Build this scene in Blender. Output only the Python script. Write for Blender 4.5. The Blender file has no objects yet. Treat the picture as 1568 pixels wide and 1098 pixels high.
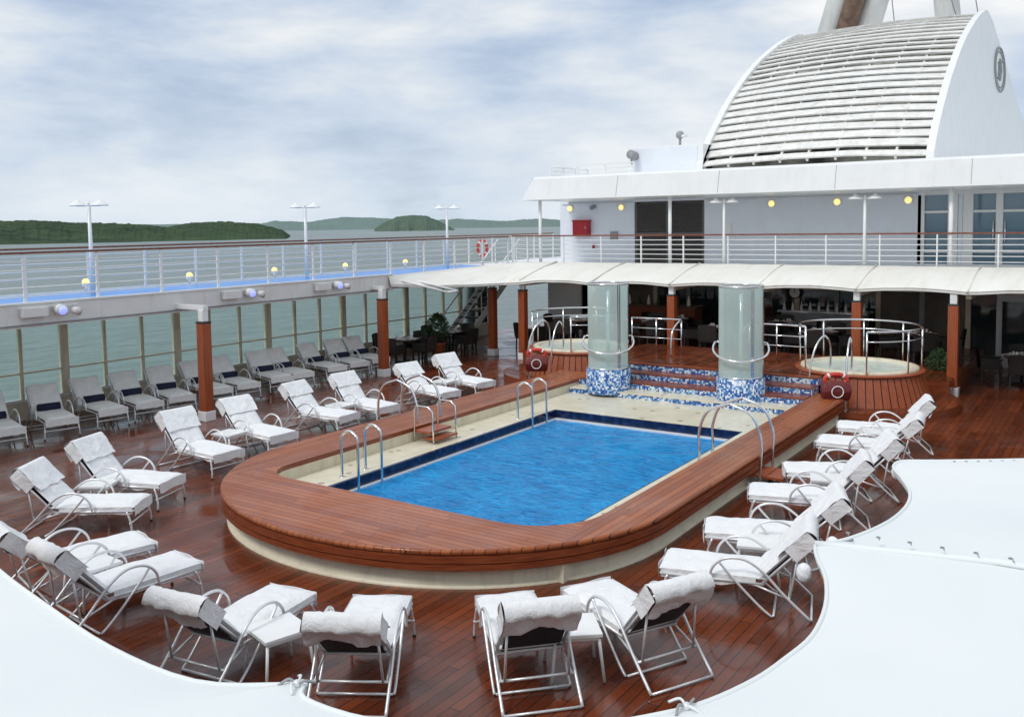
import bpy, math, random
import numpy as np
from mathutils import Vector, Matrix, noise
random.seed(7)
sc=bpy.context.scene
sc.view_settings.view_transform='Standard'; sc.view_settings.look='None'; sc.view_settings.exposure=0
RAD=math.radians
# ---------------------------------------------------------------- materials
class NT:
    def __init__(s,name):
        s.m=bpy.data.materials.new(name); s.m.use_nodes=True
        s.t=s.m.node_tree; s.b=s.t.nodes['Principled BSDF']
    def n(s,typ,**kw): return s.t.nodes.new(typ)
    def l(s,a,b): s.t.links.new(a,b)
    def val(s,sock,v):
        if isinstance(v,bpy.types.NodeSocket): s.l(v,sock)
        else: sock.default_value=v
    def math(s,op,a,b=0.0,c=None):
        nd=s.n('ShaderNodeMath'); nd.operation=op
        s.val(nd.inputs[0],a); s.val(nd.inputs[1],b)
        if c is not None: s.val(nd.inputs[2],c)
        return nd.outputs[0]
    def coord(s,kind='Object'):
        return s.n('ShaderNodeTexCoord').outputs[kind]
    def mapping(s,v,scale=(1,1,1),rot=(0,0,0)):
        nd=s.n('ShaderNodeMapping'); s.l(v,nd.inputs[0]); nd.inputs['Scale'].default_value=scale; nd.inputs['Rotation'].default_value=rot
        return nd.outputs[0]
    def sep(s,v):
        nd=s.n('ShaderNodeSeparateXYZ'); s.l(v,nd.inputs[0]); return nd.outputs
    def comb(s,x=0.,y=0.,z=0.):
        nd=s.n('ShaderNodeCombineXYZ')
        for i,v in enumerate((x,y,z)): s.val(nd.inputs[i],v)
        return nd.outputs[0]
    def noise(s,v,scale=5,detail=4,rough=.5,dist=0):
        nd=s.n('ShaderNodeTexNoise'); s.l(v,nd.inputs['Vector']); nd.inputs['Scale'].default_value=scale
        nd.inputs['Detail'].default_value=detail; nd.inputs['Roughness'].default_value=rough; nd.inputs['Distortion'].default_value=dist
        return nd.outputs['Fac']
    def white(s,v):
        nd=s.n('ShaderNodeTexWhiteNoise'); nd.noise_dimensions='3D'; s.l(v,nd.inputs['Vector']); return nd.outputs['Value']
    def cell(s,o,size,off=.37):
        v=s.n('ShaderNodeVectorMath'); v.operation='SCALE'; s.l(o,v.inputs[0]); v.inputs['Scale'].default_value=1/size
        a=s.n('ShaderNodeVectorMath'); a.operation='ADD'; s.l(v.outputs[0],a.inputs[0]); a.inputs[1].default_value=(off,off,off)
        f=s.n('ShaderNodeVectorMath'); f.operation='FLOOR'; s.l(a.outputs[0],f.inputs[0]); return s.white(f.outputs[0])
    def ramp(s,f,pts,interp='LINEAR'):
        nd=s.n('ShaderNodeValToRGB'); s.l(f,nd.inputs[0]); cr=nd.color_ramp; cr.interpolation=interp
        while len(cr.elements)<len(pts): cr.elements.new(0.5)
        for e,(p,c) in zip(cr.elements,pts):
            e.position=p; e.color=(c[0],c[1],c[2],1) if not isinstance(c,(int,float)) else (c,c,c,1)
        return nd.outputs[0]
    def mix(s,f,a,b,typ='MIX'):
        nd=s.n('ShaderNodeMix'); nd.data_type='RGBA'; nd.blend_type=typ
        s.val(nd.inputs[0],f)
        for i,v in ((6,a),(7,b)):
            s.val(nd.inputs[i],v if isinstance(v,bpy.types.NodeSocket) else (v[0],v[1],v[2],1))
        return nd.outputs[2]
    def bump(s,h,strength=.3,dist=.01):
        nd=s.n('ShaderNodeBump'); s.l(h,nd.inputs['Height']); nd.inputs['Strength'].default_value=strength; nd.inputs['Distance'].default_value=dist
        s.l(nd.outputs[0],s.b.inputs['Normal'])
    def base(s,c,rough=.5,metal=0.):
        s.val(s.b.inputs['Base Color'],c if isinstance(c,bpy.types.NodeSocket) else (c[0],c[1],c[2],1))
        s.val(s.b.inputs['Roughness'],rough); s.b.inputs['Metallic'].default_value=metal
        return s

def plain(name,c,rough=.5,metal=0.,var=.12,scale=3.,dirt=None):
    t=NT(name); o=t.coord()
    n=t.noise(o,scale,5,.6)
    a=tuple(x*(1-var) for x in c); b=tuple(min(1,x*(1+var*.5)) for x in c)
    col=t.ramp(n,[(.3,a),(.65,b)])
    if dirt:
        n2=t.noise(t.mapping(o,(4,4,.5)),1.2,6,.65)
        f=t.ramp(n2,[(.52,0.),(.75,.6)])
        col=t.mix(f,col,dirt)
    t.base(col,rough,metal); return t.m

def planks(name,axis,width,c1,c2,rough=(.08,.4),seam=.07,coat=0.,seamcol=(.012,.008,.006),blotch=.45,length=2.6,spec=.5):
    t=NT(name); o=t.coord(); x,y,z=t.sep(o)[:3]
    a,b=(x,y) if axis=='Y' else (y,x)
    k=t.math('DIVIDE',a,width); fl=t.math('FLOOR',k); fr=t.math('FRACT',k)
    r0=t.white(t.comb(fl,3.3,1.))
    along=t.math('ADD',t.math('DIVIDE',b,length),t.math('MULTIPLY',r0,7.))
    fl2=t.math('FLOOR',along); fr2=t.math('FRACT',along)
    r1=t.white(t.comb(fl,fl2,2.))
    col=t.mix(r1,c1,c2)
    grain=t.noise(t.comb(t.math('MULTIPLY',a,40.),t.math('MULTIPLY',b,2.5),t.math('MULTIPLY',r1,9.)),1.,5,.65)
    col=t.mix(t.math('MULTIPLY',grain,.5),col,tuple(v*.35 for v in c1))
    big=t.noise(o,.55,4,.6)
    col=t.mix(t.ramp(big,[(.35,0.),(.7,blotch)]),col,tuple(v*.38 for v in c1))
    s1=t.math('LESS_THAN',fr,seam); s2=t.math('LESS_THAN',fr2,.004)
    sm=t.math('MAXIMUM',s1,s2)
    col=t.mix(sm,col,seamcol)
    wet=t.noise(o,1.1,5,.6,.6)
    rg=t.ramp(wet,[(.38,rough[0]),(.62,rough[1])])
    t.base(col,rg); t.b.inputs['Coat Weight'].default_value=coat; t.b.inputs['Coat Roughness'].default_value=.08
    t.b.inputs['Specular IOR Level'].default_value=spec
    h=t.math('SUBTRACT',t.math('MULTIPLY',grain,.3),sm)
    h=t.math('ADD',h,t.math('MULTIPLY',wet,1.0))
    t.bump(h,.35,.004)
    return t.m

M={}
M['deck']=planks('wet_teak_deck','Y',.12,(.29,.068,.024),(.085,.020,.010),(.07,.38),.08,.06,blotch=.8,spec=.36)
M['teakX']=planks('teak_plank_cross','X',.11,(.54,.160,.050),(.34,.080,.024),(.24,.46),.085,0.10,(.04,.012,.006),.35,2.2,.36)
M['teakY']=planks('teak_plank_long','Y',.11,(.50,.145,.045),(.31,.074,.022),(.24,.46),.085,0.10,(.04,.012,.006),.35,2.2,.36)
def woodgrain(name,c1,c2,sc=(8,8,1.),rough=.35):
    t=NT(name); o=t.coord()
    n=t.noise(t.mapping(o,sc),3.,6,.65,.4)
    t.base(t.ramp(n,[(.3,c1),(.7,c2)]),rough); t.bump(n,.15,.003); return t.m
M['rim']=woodgrain('teak_rim',(.12,.024,.010),(.32,.080,.027),(1,1,22),.28)
M['post']=woodgrain('varnished_post',(.26,.055,.020),(.42,.11,.038),(10,10,.7),.3)
M['handrail']=woodgrain('varnished_handrail',(.16,.05,.03),(.28,.10,.06),(3,3,3),.35)
M['white']=plain('white_paint',(.80,.80,.78),.35,0,.05,2.,(.60,.57,.50))
M['slat']=plain('weathered_slat_paint',(.84,.83,.79),.5,0,.14,2.5,(.50,.45,.36))
M['cleanwhite']=plain('clean_white_paint',(.87,.88,.87),.3,0,.04,1.2,(.77,.77,.73))
M['wallwhite']=plain('bluish_white_wall',(.80,.84,.90),.4,0,.06,1.)
M['cream']=plain('cream_paint',(.72,.65,.49),.4,0,.08,3.,(.45,.39,.28))
M['steel']=plain('stainless_steel',(.78,.79,.80),.18,1.,.05)
M['alu']=plain('brushed_aluminium',(.80,.81,.82),.32,.45,.05)
M['bluedeck']=plain('blue_deck_paint',(.12,.33,.76),.4,0,.15,1.5)
M['navy']=plain('navy_fabric',(.010,.014,.045),.85,0,.3,20)
M['darkmesh']=plain('dark_sling_mesh',(.02,.022,.03),.7,0,.3,30)
M['wicker']=plain('dark_wicker',(.030,.025,.022),.5,0,.5,60)
M['darkwood']=plain('dark_table_wood',(.10,.05,.035),.25,0,.3,10)
M['red']=plain('red_paint',(.42,.012,.02),.35,0,.1,5)
M['orange']=plain('orange_buoy',(.60,.05,.03),.45,0,.15,8)
M['maroon']=plain('maroon_cover',(.16,.02,.02),.5,0,.25,9)
M['grey']=plain('grey_paint',(.32,.33,.34),.5,0,.15,4)
M['darkgrey']=plain('dark_interior',(.035,.034,.034),.6,0,.3,2)
M['midgrey']=plain('lounge_interior',(.16,.14,.12),.6,0,.5,.8)
t=NT('funnel_inner'); o=t.coord(); n=t.noise(t.mapping(o,(.5,.25,1)),.8,4,.6)
t.base(t.ramp(n,[(.36,(.05,.05,.045)),(.50,(.32,.31,.28)),(.62,(.58,.56,.51))]),.7); M['inner']=t.m
M['taupe']=plain('louvre_door_paint',(.13,.12,.115),.45,0,.12,5)
M['leaf']=plain('leaf_green',(.03,.07,.02),.6,0,.6,14)
M['china']=plain('white_china',(.85,.85,.85),.15,0,.03)
M['rustin']=plain('exhaust_stain',(.22,.14,.10),.7,0,.5,3)
t=NT('white_towelling'); o=t.coord(); n=t.noise(o,7,6,.62,.8); n2=t.noise(o,160,2,.5)
t.base(t.ramp(n,[(.25,(.83,.84,.86)),(.7,(.92,.92,.92))]),.9); t.b.inputs['Sheen Weight'].default_value=.2
t.bump(t.math('ADD',n,t.math('MULTIPLY',n2,.12)),.7,.045); M['towel']=t.m
t=NT('canvas_lounger_grey'); o=t.coord(); n=t.noise(o,7,5,.6); n2=t.noise(o,120,2,.5)
t.base(t.ramp(n,[(.25,(.80,.80,.77)),(.7,(.92,.92,.89))]),.85); t.bump(t.math('ADD',n,t.math('MULTIPLY',n2,.15)),.4,.02); M['greycush']=t.m
t=NT('awning_canvas'); o=t.coord(); n=t.noise(o,.9,4,.5); n2=t.noise(o,300,2,.5)
c=t.ramp(n,[(.3,(.745,.785,.785)),(.7,(.80,.825,.815))])
c=t.mix(t.ramp(t.noise(o,1.8,5,.6),[(.58,0.),(.82,.22)]),c,(.68,.715,.70))
t.base(c,.7); t.bump(t.math('ADD',n,t.math('MULTIPLY',n2,.012)),.35,.06); M['canvas']=t.m
t=NT('fascia_canvas'); o=t.coord(); n=t.noise(o,.8,5,.6); st=t.noise(t.mapping(o,(6,.6,1)),1.,5,.6)
t.base(t.mix(t.ramp(st,[(.5,0.),(.8,.45)]),t.ramp(n,[(.3,(.80,.78,.71)),(.7,(.87,.86,.81))]),(.62,.58,.48)),.7); M['fascia']=t.m
t=NT('frosted_green_glass'); o=t.coord(); n=t.noise(t.mapping(o,(1,1,.7)),1.6,3,.5)
t.base(t.ramp(n,[(.3,(.62,.76,.71)),(.7,(.78,.88,.85))]),.18); t.b.inputs['Transmission Weight'].default_value=.15; t.b.inputs['IOR'].default_value=1.3
tl=t.n('ShaderNodeBsdfTranslucent'); tl.inputs[0].default_value=(.78,.92,.87,1); mx=t.n('ShaderNodeMixShader'); mx.inputs[0].default_value=.35
tp=t.n('ShaderNodeBsdfTransparent'); tp.inputs[0].default_value=(.86,.96,.92,1); mx2=t.n('ShaderNodeMixShader'); mx2.inputs[0].default_value=.22
t.l(t.b.outputs[0],mx.inputs[1]); t.l(tl.outputs[0],mx.inputs[2]); t.l(mx.outputs[0],mx2.inputs[1]); t.l(tp.outputs[0],mx2.inputs[2]); t.l(mx2.outputs[0],t.t.nodes['Material Output'].inputs[0]); M['frost']=t.m
t=NT('window_glass_dark'); t.base((.03,.045,.05),.05); t.b.inputs['IOR'].default_value=1.6; M['glass']=t.m
t=NT('blue_window_glass'); t.base((.10,.20,.27),.06); t.b.inputs['IOR'].default_value=1.9; M['bglass']=t.m
t=NT('clear_screen_glass'); g=t.n('ShaderNodeBsdfGlossy'); g.inputs['Roughness'].default_value=.03
tr=t.n('ShaderNodeBsdfTransparent'); tr.inputs[0].default_value=(.90,.96,.94,1)
fr=t.n('ShaderNodeFresnel'); fr.inputs[0].default_value=1.25; mx=t.n('ShaderNodeMixShader')
t.l(fr.outputs[0],mx.inputs[0]); t.l(tr.outputs[0],mx.inputs[1]); t.l(g.outputs[0],mx.inputs[2])
t.l(mx.outputs[0],t.t.nodes['Material Output'].inputs[0]); M['clear']=t.m
t=NT('blue_mosaic'); o=t.coord(); w=t.cell(o,.04)
t.base(t.ramp(w,[(0,(.02,.07,.30)),(.2,(.07,.22,.50)),(.40,(.32,.50,.66)),(.58,(.72,.77,.80)),(.84,(.04,.12,.38))],'CONSTANT'),.2); M['mosaic']=t.m
t=NT('navy_waterline_tile'); o=t.coord(); w=t.cell(o,.1)
t.base(t.ramp(w,[(0,(.006,.012,.05)),(.5,(.010,.02,.075)),(.85,(.015,.03,.11))],'CONSTANT'),.15); M['navytile']=t.m
t=NT('cream_ledge_tile'); o=t.coord(); x,y,z=t.sep(o)[:3]
fx=t.math('FRACT',t.math('DIVIDE',x,.3)); fy=t.math('FRACT',t.math('DIVIDE',y,.3))
g=t.math('MAXIMUM',t.math('LESS_THAN',fx,.03),t.math('LESS_THAN',fy,.03))
vo=t.n('ShaderNodeTexVoronoi'); t.l(o,vo.inputs['Vector']); vo.inputs['Scale'].default_value=2.2
sp=t.math('LESS_THAN',vo.outputs['Distance'],.13)
n=t.noise(o,2.,5,.6)
c=t.ramp(n,[(.3,(.68,.62,.45)),(.7,(.80,.75,.60))]); c=t.mix(t.math('MULTIPLY',g,.5),c,(.45,.40,.30)); c=t.mix(t.math('MULTIPLY',sp,.6),c,(.18,.14,.10))
t.base(c,.25); M['ledge']=t.m
t=NT('pool_water'); o=t.coord(); n=t.noise(t.mapping(o,(1,1.5,1)),1.3,4,.6,1.2); n2=t.noise(t.mapping(o,(1,1.9,1),(0,0,.4)),4.6,3,.5,.8)
cf=t.math('ADD',t.math('MULTIPLY',n,.5),t.math('MULTIPLY',n2,.5))
t.base(t.ramp(cf,[(.34,(.000,.150,.42)),(.5,(.000,.235,.56)),(.66,(.008,.33,.70))]),.06); t.b.inputs['IOR'].default_value=1.33; t.b.inputs['Specular IOR Level'].default_value=.18  # lighter and darker blues along the ripples imitate refracted light in the base colour
t.bump(cf,.75,.09); M['water']=t.m
t=NT('spa_water'); o=t.coord(); n=t.noise(o,5,4,.6,.8); t.base(t.ramp(n,[(.3,(.62,.74,.66)),(.7,(.78,.85,.78))]),.08); t.bump(n,.5,.04); M['spa']=t.m
t=NT('sea_water'); o=t.coord(); n=t.noise(t.mapping(o,(1,.6,1)),.25,6,.65,.5); n2=t.noise(o,.004,4,.6)
c=t.ramp(n,[(.3,(.085,.125,.115)),(.7,(.165,.215,.20))]); c=t.mix(t.ramp(n2,[(.4,0.),(.65,.5)]),c,(.21,.265,.255))
t.base(c,.32); t.b.inputs['IOR'].default_value=1.33; t.bump(n,1.,1.2); M['sea']=t.m
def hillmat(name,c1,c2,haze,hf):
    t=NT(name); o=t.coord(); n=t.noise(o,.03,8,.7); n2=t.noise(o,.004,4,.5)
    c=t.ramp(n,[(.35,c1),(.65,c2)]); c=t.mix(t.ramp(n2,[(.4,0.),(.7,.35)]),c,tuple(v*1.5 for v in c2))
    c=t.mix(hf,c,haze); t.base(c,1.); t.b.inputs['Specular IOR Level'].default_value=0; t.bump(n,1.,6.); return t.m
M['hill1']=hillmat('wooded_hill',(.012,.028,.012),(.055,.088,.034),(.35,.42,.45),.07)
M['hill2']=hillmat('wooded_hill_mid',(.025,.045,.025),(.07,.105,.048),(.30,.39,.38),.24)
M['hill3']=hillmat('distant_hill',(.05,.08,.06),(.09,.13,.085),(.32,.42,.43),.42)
def emis(name,c,s):
    t=NT(name); t.base(c,.3); t.b.inputs['Emission Color'].default_value=(*c,1); t.b.inputs['Emission Strength'].default_value=s; return t.m
M['yellow']=emis('warm_lamp_glass',(1.,.76,.28),.95)
M['warm']=emis('interior_lamp',(1.,.62,.25),5.)
M['bluelamp']=emis('blue_spot_glass',(.35,.4,1.),.8)

# ---------------------------------------------------------------- mesh builder
class MB:
    def __init__(s): s.v=[];s.f=[];s.mi=[];s.sm=[];s.mats=[]
    def m(s,k):
        if k not in s.mats: s.mats.append(k)
        return s.mats.index(k)
    def add(s,vs,fs,k,smooth=False):
        b=len(s.v); s.v+=[tuple(v) for v in vs]; i=s.m(k)
        for f in fs: s.f.append(tuple(b+j for j in f)); s.mi.append(i); s.sm.append(smooth)
    def box(s,x0,x1,y0,y1,z0,z1,k,mat=None):
        vs=[Vector((x,y,z)) for z in(z0,z1) for y in(y0,y1) for x in(x0,x1)]
        if mat is not None: vs=[mat@v for v in vs]
        s.add(vs,[(0,2,3,1),(4,5,7,6),(0,1,5,4),(2,6,7,3),(0,4,6,2),(1,3,7,5)],k)
    def bar(s,a,b,w,h,k,up=(0,0,1)):
        a=Vector(a);b=Vector(b);d=(b-a);d.normalize();u=Vector(up)
        sd=d.cross(u)
        if sd.length<1e-4: sd=d.cross(Vector((1,0,0)))
        sd.normalize();u=sd.cross(d).normalized()
        vs=[p+sd*i*w/2+u*j*h/2 for p in(a,b) for j in(-1,1) for i in(-1,1)]
        s.add(vs,[(0,2,3,1),(4,5,7,6),(0,1,5,4),(2,6,7,3),(0,4,6,2),(1,3,7,5)],k)
    def tube(s,pts,r,k,seg=8,closed=False,smooth_n=0):
        P=[Vector(p) for p in pts]
        if smooth_n:
            Q=[];n=len(P)
            rng=range(n if closed else n-1)
            for i in rng:
                if closed: p0,p1,p2,p3=P[(i-1)%n],P[i],P[(i+1)%n],P[(i+2)%n]
                else: p0,p1,p2,p3=P[max(i-1,0)],P[i],P[i+1],P[min(i+2,n-1)]
                for j in range(smooth_n):
                    u=j/smooth_n
                    Q.append(.5*((2*p1)+(p2-p0)*u+(2*p0-5*p1+4*p2-p3)*u*u+(3*p1-p0-3*p2+p3)*u**3))
            if not closed: Q.append(P[-1])
            P=Q
        n=len(P);vs=[];nrm=None
        for i in range(n):
            if closed: d=P[(i+1)%n]-P[(i-1)%n]
            else: d=P[min(i+1,n-1)]-P[max(i-1,0)]
            d.normalize()
            if nrm is None:
                nrm=d.cross(Vector((0,0,1)))
                if nrm.length<.05: nrm=d.cross(Vector((1,0,0)))
            nrm=(nrm-d*nrm.dot(d)).normalized(); bn=d.cross(nrm)
            rr=r[i] if isinstance(r,(list,tuple)) else r
            for j in range(seg):
                a=2*math.pi*j/seg; vs.append(P[i]+nrm*math.cos(a)*rr+bn*math.sin(a)*rr)
        fs=[]
        for i in range(n if closed else n-1):
            for j in range(seg):
                a=i*seg+j;b=i*seg+(j+1)%seg;c=((i+1)%n)*seg+(j+1)%seg;d=((i+1)%n)*seg+j
                fs.append((a,b,c,d))
        if not closed: fs+= [tuple(range(seg))[::-1],tuple((n-1)*seg+j for j in range(seg))]
        s.add(vs,fs,k,True)
    def lathe(s,c,prof,k,seg=32,a0=0,a1=2*math.pi,smooth=True):
        full=abs(a1-a0-2*math.pi)<1e-6; m=seg if full else seg+1; vs=[]
        for r,z in prof:
            for j in range(m):
                a=a0+(a1-a0)*j/seg; vs.append(Vector((c[0]+r*math.cos(a),c[1]+r*math.sin(a),c[2]+z)))
        fs=[]
        for i in range(len(prof)-1):
            for j in range(seg):
                fs.append((i*m+j,i*m+(j+1)%m,(i+1)*m+(j+1)%m,(i+1)*m+j))
        s.add(vs,fs,k,smooth)
    def sphere(s,c,r,k,sc=(1,1,1),n=10):
        pr=[(max(1e-4,math.sin(math.pi*i/n))*r,-math.cos(math.pi*i/n)*r) for i in range(n+1)]
        b=len(s.v); s.lathe((0,0,0),pr,k,12)
        for i in range(b,len(s.v)):
            v=s.v[i]; s.v[i]=(c[0]+v[0]*sc[0],c[1]+v[1]*sc[1],c[2]+v[2]*sc[2])
    def grid(s,fn,nu,nv,k,smooth=True):
        vs=[fn(i/nu,j/nv) for i in range(nu+1) for j in range(nv+1)]
        fs=[(i*(nv+1)+j,(i+1)*(nv+1)+j,(i+1)*(nv+1)+j+1,i*(nv+1)+j+1) for i in range(nu) for j in range(nv)]
        s.add(vs,fs,k,smooth)
    def prism(s,poly,z0,z1,k,ktop=None,kbot=None):
        n=len(poly)
        s.add([(x,y,z0) for x,y in poly]+[(x,y,z1) for x,y in poly],[(i,(i+1)%n,n+(i+1)%n,n+i) for i in range(n)],k)
        s.add([(x,y,z1) for x,y in poly],[tuple(range(n))],ktop or k)
        s.add([(x,y,z0) for x,y in poly],[tuple(range(n))[::-1]],kbot or k)
    def pad(s,o,U,V,N,L,W,T,k,seed=0,nu=26,nv=12,wr=.007):
        o,U,V,N=map(Vector,(o,U,V,N))
        def top(i,j,sg):
            u=i*2-1;v=j*2-1
            h=max(0.,(1-abs(u)**10)*(1-abs(v)**8))**.35
            q=noise.noise(Vector((i*4+seed,j*3,seed*1.7)))*wr*2.2+noise.noise(Vector((i*12+seed,j*7,seed)))*wr*1.3+abs(noise.noise(Vector((i*7-j*5+seed,j*9,seed+3))))*wr*1.5
            t_=T*.5*h+ (q*h if sg>0 else 0)
            ed=1+.02*noise.noise(Vector((i*6+seed,j*5,3.)))
            return o+U*(L*i)+V*(W*.5*v*ed)+N*(T*.5+sg*t_)
        s.grid(lambda i,j:top(i,j,1),nu,nv,k); s.grid(lambda i,j:top(i,1-j,-1),nu,nv,k)
    def mesh(s,name):
        me=bpy.data.meshes.new(name); me.from_pydata(s.v,[],s.f)
        for k in s.mats: me.materials.append(M[k])
        me.polygons.foreach_set('material_index',s.mi); me.polygons.foreach_set('use_smooth',s.sm); me.update(); return me
    def obj(s,name,loc=(0,0,0),rz=0,bevel=0,parent=None):
        o=bpy.data.objects.new(name,s.mesh(name)); bpy.context.collection.objects.link(o)
        o.location=loc;o.rotation_euler=(0,0,rz)
        if bevel:
            b=o.modifiers.new('bevel','BEVEL'); b.width=bevel; b.segments=2; b.limit_method='ANGLE'; b.angle_limit=RAD(50)
        if parent: o.parent=parent
        return o
def inst(name,me,loc,rz=0,sc=(1,1,1)):
    o=bpy.data.objects.new(name,me); bpy.context.collection.objects.link(o); o.location=loc;o.rotation_euler=(0,0,rz);o.scale=sc; return o
def empty(name):
    o=bpy.data.objects.new(name,None); bpy.context.collection.objects.link(o); return o

# ---------------------------------------------------------------- camera
H=4.3
f,yaw,pit,rol,py=1391.127,*map(math.radians,(34.205,4.157,0.842)),445.286
F=Vector((-math.sin(yaw)*math.cos(pit),math.cos(yaw)*math.cos(pit),-math.sin(pit)))
R=Vector((math.cos(yaw),math.sin(yaw),0.)); D=F.cross(R)
R,D=R*math.cos(rol)+D*math.sin(rol), -R*math.sin(rol)+D*math.cos(rol)
cd=bpy.data.cameras.new('camera'); co=bpy.data.objects.new('camera',cd); bpy.context.collection.objects.link(co)
U=-D; B=-F
co.matrix_world=Matrix(((R.x,U.x,B.x,0),(R.y,U.y,B.y,0),(R.z,U.z,B.z,H),(0,0,0,1)))
cd.sensor_width=36; cd.lens=f/1568*36; cd.shift_y=-(549-py)/1568; cd.clip_end=60000; cd.clip_start=.05
sc.camera=co

# ---------------------------------------------------------------- world and sun
w=bpy.data.worlds.new('World'); sc.world=w; w.use_nodes=True; t=w.node_tree; t.nodes.clear()
class WT(NT):
    def __init__(s): s.t=t
W=WT()
out=t.nodes.new('ShaderNodeOutputWorld')
sky=t.nodes.new('ShaderNodeTexSky'); sky.sky_type='NISHITA'; sky.sun_disc=False; sky.sun_elevation=RAD(52); sky.dust_density=2.
bg1=t.nodes.new('ShaderNodeBackground'); t.links.new(sky.outputs[0],bg1.inputs[0]); bg1.inputs[1].default_value=.12
g=W.coord('Generated'); x,y,z=W.sep(g)[:3]
zz=W.math('MAXIMUM',z,0.); dv=W.math('ADD',zz,.55)
p=W.comb(W.math('DIVIDE',x,dv),W.math('DIVIDE',y,dv),W.math('MULTIPLY',z,4.2))
n1=W.noise(p,1.75,8,.50,.15); n2=W.noise(W.mapping(p,(1,1,1),(0,0,1.)),4.2,7,.58,.15)
lum=W.math('ADD',W.math('MULTIPLY',n1,.66),W.math('MULTIPLY',n2,.34))
cc=W.ramp(lum,[(.38,(.44,.54,.72)),(.455,(.56,.65,.78)),(.52,(.72,.77,.83)),(.59,(.90,.91,.92))])
hz=W.ramp(z,[(.0,.75),(.05,.45),(.22,0.)])
cc=W.mix(hz,cc,(.66,.75,.84))
bg2=t.nodes.new('ShaderNodeBackground'); t.links.new(cc,bg2.inputs[0]); bg2.inputs[1].default_value=1.04
cover=W.ramp(lum,[(.36,.75),(.46,1.)])
mx=t.nodes.new('ShaderNodeMixShader'); t.links.new(cover,mx.inputs[0]); t.links.new(bg1.outputs[0],mx.inputs[1]); t.links.new(bg2.outputs[0],mx.inputs[2])
t.links.new(mx.outputs[0],out.inputs[0])
sl=bpy.data.lights.new('sun','SUN'); sl.energy=1.5; sl.angle=RAD(16); sl.color=(1,.97,.92)
so=bpy.data.objects.new('sun',sl); bpy.context.collection.objects.link(so)
el,az=RAD(52),RAD(-165)
sky.sun_rotation=az
sd=Vector((math.sin(az)*math.cos(el),math.cos(az)*math.cos(el),math.sin(el))); so.rotation_euler=sd.to_track_quat('Z','Y').to_euler()

# ---------------------------------------------------------------- sea and hills
b=MB(); b.add([(-30000,-30000,-12),(30000,-30000,-12),(30000,30000,-12),(-30000,30000,-12)],[(0,1,2,3)],'sea'); b.obj('sea')
def az_of(px): return -34.2+math.degrees(math.atan((px-784)/1391.))
def hill(name,px0,px1,dist,depth,hfun,mat,n=260,m=8,seed=0,tree=3.):
    b=MB(); a0,a1=RAD(az_of(px0)),RAD(az_of(px1))
    def fn(u,v):
        a=a0+(a1-a0)*u; px=px0+(px1-px0)*u; h=hfun(px)
        prof=math.sin(math.pi*v*.5)**.7
        wob=1+.05*noise.noise(Vector((u*7+seed,2,3)))
        r=dist*wob+depth*v
        tr=(noise.noise(Vector((u*n*.45,v*9,seed)))*.6+noise.noise(Vector((u*n*.17,v*4,seed+5)))*.7)*tree*(1 if v>0 else 0)
        return Vector((math.sin(a)*r,math.cos(a)*r,-12.5+(h+12.5)*prof+tr))
    b.grid(fn,n,m,mat,False); return b.obj(name)
def lerp(pts):
    xs=[p[0] for p in pts]; ys=[p[1] for p in pts]
    return lambda x: float(np.interp(x,xs,ys))
def hz_at(px): return 360-.0147*px
def hgt(pts,dist):
    g=lerp(pts)
    return lambda px: H+(hz_at(px)-g(px))/1391.*dist
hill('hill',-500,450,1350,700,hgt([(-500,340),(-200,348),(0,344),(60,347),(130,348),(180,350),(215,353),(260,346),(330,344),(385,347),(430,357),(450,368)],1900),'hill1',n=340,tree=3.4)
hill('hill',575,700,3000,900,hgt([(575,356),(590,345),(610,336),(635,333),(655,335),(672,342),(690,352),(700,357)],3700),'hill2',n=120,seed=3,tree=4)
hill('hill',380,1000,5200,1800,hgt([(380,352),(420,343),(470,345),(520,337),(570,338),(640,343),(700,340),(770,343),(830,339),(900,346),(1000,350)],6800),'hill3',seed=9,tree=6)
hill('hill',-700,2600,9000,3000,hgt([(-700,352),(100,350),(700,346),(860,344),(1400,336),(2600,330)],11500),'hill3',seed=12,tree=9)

# ---------------------------------------------------------------- hull + main deck
CX=-8.55
b=MB(); b.box(-21.3,4.1,-14,62,-12.3,-1.5,'cleanwhite'); b.box(-21.3,-21.2,-14,62,-1.5,-.02,'cleanwhite'); b.box(4.0,4.1,-14,62,-1.5,-.02,'cleanwhite'); b.obj('ship_hull')
b=MB()
b.box(-21.2,4.0,-14,9.7,-.3,0,'deck'); b.box(-21.2,-10.28,9.7,16.75,-.3,0,'deck'); b.box(-6.08,4.0,9.7,16.75,-.3,0,'deck'); b.box(-21.2,4.0,16.75,60,-.3,0,'deck')
b.obj('teak_deck')

# ---------------------------------------------------------------- pool
def rrect(x0,x1,y0,y1,r,n=10):
    pts=[]
    for cx,cy,a0,rr in ((x0+r[0],y0+r[0],180,r[0]),(x1-r[1],y0+r[1],270,r[1]),(x1-r[2],y1-r[2],0,r[2]),(x0+r[3],y1-r[3],90,r[3])):
        for i in range(n+1):
            a=RAD(a0+90*i/n); pts.append((cx+rr*math.cos(a),cy+rr*math.sin(a)))
    return pts
HW=3.60; YE=10.85; YF=7.68; YB=20.15
def outer(off=0.,n=56):
    a=HW-off; bb=YE-YF-off; pts=[(CX+a,YB)]
    for i in range(n+1):
        th=math.pi*i/n; c,s=math.cos(th),math.sin(th); e=2/2.05
        pts.append((CX+a*math.copysign(abs(c)**e,c),YE-bb*abs(s)**e))
    pts.append((CX-a,YB)); return pts
ztop=.50
inner=rrect(-11.12,-5.6,9.32,YB,(.55,1.0,.02,.02))
po=empty('swimming_pool')
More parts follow.
